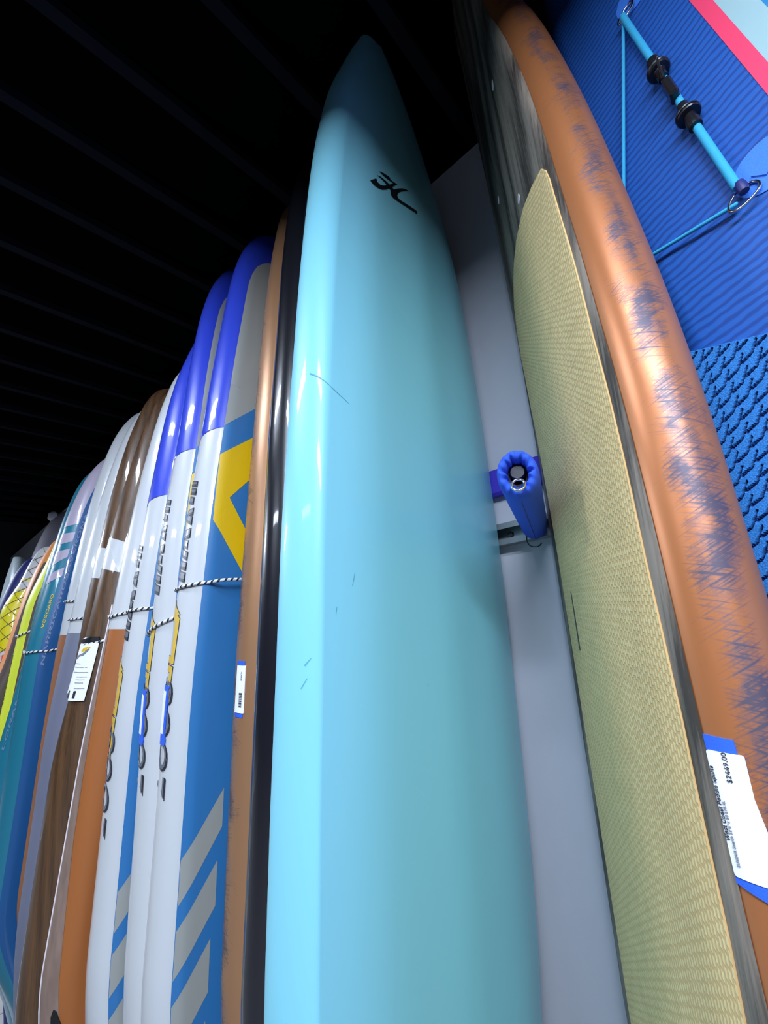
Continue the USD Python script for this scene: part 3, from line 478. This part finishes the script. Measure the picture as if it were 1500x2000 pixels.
# ---------------------------------------------------------------- price labels, tags and the info card
def paper_on(b, poly, thick=.0006, off=.0012, edge=.01): return b.slab(Polygon(poly).buffer(.0025, quad_segs=4).buffer(0), thick, edge, off)
t = Thing('price_label', 'white price label on blue tape stuck to the orange rail', 'price label', bw.surf(1.14, .04)[0])
g, uv = bw.slab(Polygon([(.0474, 1.2128), (.0254, 1.2109), (.0245, 1.192), (.0469, 1.192)]), .0006, .006, .0010); t.part('tape', g, 'tape_blue', smooth=False)
g, uv = bw.slab(Polygon([(.0476, 1.117), (.012, 1.117), (.012, 1.095), (.0303, 1.1030), (.048, 1.1081)]), .0006, .006, .0010); t.part('tape', g, 'tape_blue', smooth=False)
g, uv = bw.slab(Polygon([(.0452, 1.1152), (.0450, 1.1990), (.0231, 1.1984), (.0235, 1.170), (.0160, 1.1152)]).buffer(.0022), .0006, .005, .0018); t.part('label_card', g, 'paper', smooth=False)
t.part('lettering', bw.text('West Coast Paddle Sports', .0031, 1.1371, .0440, 1, .0028, False, 1.0), 'ink', smooth=False)
t.part('lettering', bw.text("SUNOVA Search 12'6\" x 30 178.4L", .0021, 1.1205, .0410, 1, .0028, False, .92), 'ink_grey', smooth=False)
t.part('lettering', bw.text('$2449.00', .0033, 1.1793, .0322, 1, .0028, False, 1.02), 'ink', smooth=False)
t = Thing('price_label', 'small barcode label on blue tape stuck to the bronze board', 'price label', b2.surf(1.25, .01)[0])
for s0, s1 in ((1.283, 1.298), (1.196, 1.210)):
    g, uv = b2.slab(Polygon([(-.007, s0), (.016, s0), (.016, s1), (-.007, s1)]), .0006, .008, .0004); t.part('tape', g, 'tape_blue', smooth=False)
g, uv = b2.slab(Polygon([(-.006, 1.205), (.018, 1.205), (.018, 1.2885), (-.004, 1.2885)]).buffer(.001), .0006, .006, .0013); t.part('label_card', g, 'paper', smooth=False)
rng = random.Random(3); s = 1.2145
while s < 1.239:
    d = rng.choice((.0006, .0011, .0016)); g, _ = b2.print_([(.006, s), (.0135, s), (.0135, s+d), (.006, s+d)], .0023, .006); t.part('barcode_bar', g, 'ink', smooth=False); s += d+rng.choice((.0006, .0010))
t.part('lettering', b2.text('SEARCH', .0030, 1.262, .009, 1, .0023, False), 'ink_grey', smooth=False)
for b, ds, lb in ((b3, 0., 'narrow paper tag edged in blue tape on the nearest blue-nosed board'), (b4, -.005, 'narrow paper tag edged in blue tape on the middle blue-nosed board')):
    t = Thing('price_label', lb, 'price label', b.surf(1.22, 0.)[0], group='paper tags on the blue-nosed boards')
    g, uv = b.slab(Polygon([(-.06, 1.155+ds), (.006, 1.155+ds), (.008, 1.165+ds), (.005, 1.175+ds), (.005, 1.255+ds), (.009, 1.262+ds), (-.06, 1.262+ds)]), .0008, .01, .0022); t.part('tape', g, 'tape_blue', smooth=False)
    g, uv = b.slab(Polygon([(-.055, 1.175+ds), (-.002, 1.175+ds), (-.002, 1.252+ds), (-.055, 1.252+ds)]), .0008, .01, .0032); t.part('label_card', g, 'paper', smooth=False)
# the card that hangs on the walnut board
t = Thing('info_card', 'white printed info card hanging on the walnut board below its white band', 'info card', b7.surf(1.3, .01)[0])
C = lambda w, s: b7.surf(np.asarray(s, float), np.asarray(w, float), .006)[0]
g, uv = b7.slab(Polygon([(-.022, 1.238), (.010, 1.238), (.010, 1.222), (.052, 1.222), (.052, 1.362), (-.022, 1.358)]), .001, .012, .006); t.part('card', g, 'paper', smooth=False)
g, uv = b7.slab(Polygon([(-.018, 1.360), (.050, 1.364), (.050, 1.377), (.02, 1.377), (-.018, 1.368)]), .002, .012, .005); t.part('clip', g, 'logo_black', smooth=False, label='black clip')
for (w0, w1, s) in [(-.015, .04, 1.300), (.0, .045, 1.288), (-.015, .02, 1.309), (.018, .045, 1.277), (.018, .042, 1.270), (.018, .040, 1.263), (.02, .046, 1.25)]:
    g, _ = b7.print_([(w0, s), (w1, s), (w1, s+.0016), (w0, s+.0016)], .0075); t.part('print_line', g, 'ink_grey', smooth=False)
for P in ([(.0, 1.325), (.022, 1.330), (.035, 1.345), (.030, 1.347), (.018, 1.336), (.0, 1.330)], [(-.015, 1.320), (.004, 1.322), (.008, 1.331), (-.01, 1.327)]):
    g, _ = b7.print_(P, .0075); t.part('print_drawing', g, 'ink_grey', smooth=False)
g, _ = b7.print_([(.012, 1.337), (.034, 1.347), (.036, 1.352), (.02, 1.350), (.01, 1.343)], .0074); t.part('print_drawing', g, 'panel_yellow', smooth=False)
for w0 in (.002, .022):
    g, _ = b7.print_([(w0, 1.228), (w0+.007, 1.228), (w0+.007, 1.245), (w0, 1.245)], .0075); t.part('barcode', g, 'ink', smooth=False)

# ---------------------------------------------------------------- bungee ropes round the rails
def rope(label, pts, r=.0034):
    P = smooth_path(pts, 50); t = Thing('bungee_rope', label, 'rope', P[len(P)//2], group='braided ropes round the board rails'); g, uv = tube(P, r, 10, uvs=True); t.part('braid', g, 'braid', smooth=True, uv=uv)
def on(b, w, s, off=.0038): return b.surf(s, w, off)[0]
rope('braided rope over the nearest blue-nosed board, stretched to the bronze board', [b2.surf(1.462, -.045, .004)[0], b2.surf(1.464, -.02, .006)[0]*.5+b3.surf(1.463, .062, .004)[0]*.5, on(b3, .060, 1.463), on(b3, .045, 1.4615), on(b3, .034, 1.4595), on(b3, .01, 1.4565), on(b3, -.019, 1.453), on(b3, -.05, 1.449), on(b3, -.09, 1.444)])
def wraprope(label, b, a, c): 
    (w0, s0), (w1, s1) = a, c; k = (s1-s0)/(w1-w0)
    ws = np.linspace(w0+.09, min(w1-.06, -.06), 14); rope(label, [on(b, w, s0+k*(w-w0)*(1 if w > w1-.01 else .5)) for w in ws])
wraprope('braided rope round the middle blue-nosed board', b4, (.0561, 1.4084), (-.0217, 1.3745))
wraprope('braided rope round the farthest blue-nosed board', b5, (.0639, 1.4341), (-.019, 1.4274))
wraprope('braided rope round the white and orange board', b6, (.0475, 1.418), (-.0008, 1.4069))
wraprope('thin rope round the walnut boards above the info card', b7, (.0831, 1.372), (-.0045, 1.352))
wraprope('thin rope round the white and slate grey board', b9, (.0439, 1.444), (-.0137, 1.4399))
wraprope('thin rope round the white and clay brown board', b10, (.0356, 1.507), (.0008, 1.5068))
wraprope('thin rope round the teal board with lilac bars', b11, (.1013, 1.3628), (.0673, 1.3569))
wraprope('thin rope round the plain teal board', b12, (.0675, 1.3728), (.0069, 1.3549))
wraprope('thin rope round the neon yellow railed board', b13, (.0356, 1.4245), (.0084, 1.4138))

# ---------------------------------------------------------------- the blue inflatable board
nrm = lambda v: np.array(v, float)/np.linalg.norm(v)
IA = nrm([-.1, .15, 1]); IR = np.array([np.cos(np.radians(23)), -np.sin(np.radians(23)), 0]); IR = nrm(IR-IA*(IR@IA)); IN = np.cross(IA, IR); IN = IN*(-np.sign(IN[1])); IO = np.array([.05, .595, 1.5])
ITH, IV0, IUC = .12, -1.54, .30
def deck(u, v, off=0.): u, v, off = np.broadcast_arrays(np.asarray(u, float), np.asarray(v, float), np.asarray(off, float)); return IO+u[..., None]*IR+v[..., None]*IA+off[..., None]*IN
bi = Board([0, 0, 0, 0, 0, 3.32, .76, -.0, ITH, .72, .9, 1, .965, .87, .70, .52, .32], ru=.05, crown=0.)
bi.O, bi.a, bi.b, bi.n = deck(IUC, IV0, -ITH/2), IA, -IR, IN
t = Thing('inflatable_board', 'blue inflatable board with red stripe and bungee lines behind the orange rail', 'inflatable board', bi.O)
(v, f), uv = bi.mesh(90, 9, 12); vv = v-IO; t.part('body', (v, f), 'dropstitch', smooth=True, uv=np.stack([vv@IR, vv@IA], 1))
def on_deck(poly, off, edge=.05):
    g = Polygon(poly).buffer(0); v2, f2 = trimesh.creation.triangulate_polygon(g, engine='earcut'); v3, f2 = trimesh.remesh.subdivide_to_size(np.column_stack([v2, v2[:, 0]*0]), f2, edge)
    return (deck(v3[:, 0], v3[:, 1], off), f2), v3[:, :2]
def deck_slab(poly, thick, off=0.): 
    m = trimesh.creation.extrude_polygon(Polygon(poly).buffer(0), thick, engine='earcut'); return (deck(m.vertices[:, 0], m.vertices[:, 1], off+m.vertices[:, 2]), m.faces)
def lr(l, r, v0, v1, n=14): 
    v = np.linspace(v0, v1, n); return [(l(x), x) for x in v]+[(r(x), x) for x in v[::-1]]
rl = lambda v: .1283+.0100*(v-.384)-.11*max(v-.62, 0)**2-.06*max(.3-v, 0)**2*0
rr = lambda v: rl(v)+.0150; al = lambda v: rl(v)+.0405
for nm, l, r, m, lb in (('stripe', rl, rr, 'inflatable_red', 'pinkish red stripe'), ('side_panel', rr, al, 'inflatable_aqua', 'pale aqua panel'), ('side_panel', al, lambda v: al(v)+.12, 'inflatable_teal', 'teal panel')):
    g, uv = on_deck(lr(l, r, .19, 1.25), .0007 if nm == 'stripe' else .0006); t.part(nm, g, m, smooth=False, uv=uv, label=lb)
# croc pad with real grooves
e1, e2 = np.array([-.0017, -.0173]), np.array([-.0164, .0080]); G = np.array([[0, 0], [-.0108, -.0153], [-.0220, -.0195]]); G0 = np.array([.016, .119])
padtop = lambda u: .156-.56*(u+.05)
us = np.arange(-.078, .1701, .0012); vs = np.linspace(-.30, 0, 285)
U = np.repeat(us[None], len(vs), 0); Vt_ = np.array([padtop(u) for u in us])
V = -.30+(vs[:, None]+.30)/.30*(Vt_[None]+.30)
pts = np.stack([U.ravel(), V.ravel()], 1); Mi = np.linalg.inv(np.stack([e1, e2], 1)); ij = np.round((Mi @ (pts-G0-G.mean(0)).T).T); dist = np.full(len(pts), 9.); tt_ = np.zeros(len(pts))
for di in (-1, 0, 1):
    for dj in (-1, 0, 1):
        base = G0+(ij+[di, dj]) @ np.stack([e1, e2])
        for k in range(2):
            A = base+G[k]; B_ = base+G[k+1]; d = B_-A; h = np.clip(((pts-A)*d).sum(1)/(d*d).sum(1), 0, 1); q = np.hypot(*(pts-A-d*h[:, None]).T)-.0003-.0004*(k+h); dist = np.minimum(dist, q)
gr = np.clip(1-dist/.0008, 0, 1); gr[V.ravel() > padtop(0)*0+np.interp(U.ravel(), us, Vt_)-.0018] = 0
hgt = .0055-.0042*gr; nv, nu = U.shape
P = deck(U.ravel(), V.ravel(), hgt); i = np.arange(nv-1)[:, None]*nu; j = np.arange(nu-1)[None]; q = np.stack([i+j, i+j+1, i+nu+j+1, i+nu+j], -1).reshape(-1, 4); F = np.vstack([q[:, [0, 1, 2]], q[:, [0, 2, 3]]])
edge = np.concatenate([np.arange((nv-1)*nu, nv*nu)]); Pe = deck(U.ravel()[edge], V.ravel()[edge], -.001); n0 = len(P); k = np.arange(nu-1)
F = np.vstack([F, np.stack([edge[k], edge[k+1], n0+k+1], 1), np.stack([edge[k], n0+k+1, n0+k], 1)])
t.part('croc_pad', (np.vstack([P, Pe]), F), 'croc_pad', smooth=False, uv=np.vstack([pts, pts[edge]]), prim={'groove': np.concatenate([gr, np.zeros(nu)])}, label='blue deck pad with grooved croc pattern')
t.part('pad_border', deck_slab([(-.078, -.3005), (-.078, -1.3), (.675, -1.3), (.675, .09), (.30, padtop(.30)), (.1705, padtop(.17)), (.1705, -.3005)], .0055, -.0005), 'patch_blue', smooth=False)
# ring patches, D-rings, cords, toggle
RT, RR = np.array([.078, .778]), np.array([.071, .291])
def ring(c, ang, name_lab, wide, lng):
    ca, sa = np.cos(ang), np.sin(ang); to = lambda x, y: (c[0]+ca*x-sa*y, c[1]+sa*x+ca*y)
    h = np.linspace(0, 2*np.pi, 28, endpoint=False); t.part('ring_patch', deck_slab([to(lng*.9+.034*np.cos(x), .034*np.sin(x)) for x in h], .0012), 'patch_blue', smooth=False)
    t.part('ring_tab', deck_slab([to(lng*.55, -wide*.72), to(lng*1.7, -wide*.8), to(lng*1.7, wide*.8), to(lng*.55, wide*.72)], .0030), 'patch_blue', smooth=False)
    P = []
    for a in np.linspace(0, 2*np.pi, 44, endpoint=False):
        x = -lng*.62*np.cos(a); y = wide*np.sin(a); x = max(x, -lng*.62) if x < 0 else x*.62
        X = to(x, y); P.append(deck(X[0], X[1], .0105-.0085*(x+lng*.5)/(lng)))
    t.part('d_ring', tube(P, .0017, 10, closed=True), 'chrome', smooth=True)
ring(RR, .62, 'R', .0125, .034); ring(RT, .85, 'T', .0095, .034)
RL = np.array([-.075, .352]); ring(RL, 2.6, 'L', .0150, .022)
class Sub:
    """a part of the inflatable board that has pieces of its own"""
    def __init__(s, t, name, label): s.t = t; s.path = numbered(t.path, name); UsdGeom.Xform.Define(stage, s.path).GetPrim().SetCustomDataByKey('label', label)
    def part(s, name, *a, **k): return s.t.part(name, *a, under=s.path, **k)
t2_ = Sub(t, 'bungee_cord', 'teal bungee cord with black toggles')
def cord(p, q, r, h0=.011, h1=.011, name='cord', n=20):
    a = np.linspace(0, 1, n)[:, None]; P = deck((p[0]+(q[0]-p[0])*a)[:, 0], (p[1]+(q[1]-p[1])*a)[:, 0], (h0+(h1-h0)*a)[:, 0]); return t2_.part(name, tube(P, r, 12), 'cord_teal', smooth=True)
c0, c1 = np.array([.0715, .770]), np.array([.0685, .303]); at = lambda k, h=.012: deck(*(c0+(c1-c0)*k), h)
cord(c0, c0+(c1-c0)*.325, .0050); cord(c0+(c1-c0)*.42, c0+(c1-c0)*.62, .0048); cord(c0+(c1-c0)*.70, c1, .0050)
axc = nrm(at(1)-at(0))
def toggle(k, flip):
    a = axc*flip; t2_.part('toggle', lathe([(0, -.024), (.0078, -.024), (.0088, -.018), (.0070, -.006), (.0072, -.001), (.0135, .0), (.0145, .002), (.0135, .004), (.0125, .0045), (.0140, .005), (.0145, .007), (.0130, .009), (.0080, .010), (.0066, .014), (.0066, .028), (.0, .028)], at(k, .013), a, 28), 'toggle_black', smooth=35, label='black flanged toggle')
toggle(.385, 1); toggle(.665, -1)
t2_.part('buckle', rbox((.011, .020, .040), .0025, np.vstack([np.column_stack([frame_of(axc)[:3, :3], at(.525, .017)]), [0, 0, 0, 1]])), 'toggle_black', label='black clip between the toggles')
t2_.part('buckle_pin', tube([at(.50, .024), at(.55, .024)], .0016, 8), 'chrome', smooth=True)
t2_.part('cord_end', tube(smooth_path([at(.46, .018), at(.43, .030)+IR*.006, at(.415, .036)+IR*.010], 12), np.linspace(.003, .0012, 12), 8), 'toggle_black', smooth=True)
t2_.part('cord_knot', lathe([(0, -.009), (.0052, -.008), (.0060, -.003), (.0060, .003), (.0050, .008), (0, .009)], deck(RR[0]+.0005, RR[1]+.007, .011), axc, 20), 'navy', smooth=40, label='dark whipped cord end')
cord(RL+[.004, .0], RT+[-.008, -.012], .0026, .009, .009); cord(RL+[.004, -.016], RR+[-.010, -.006], .0026, .010, .009)
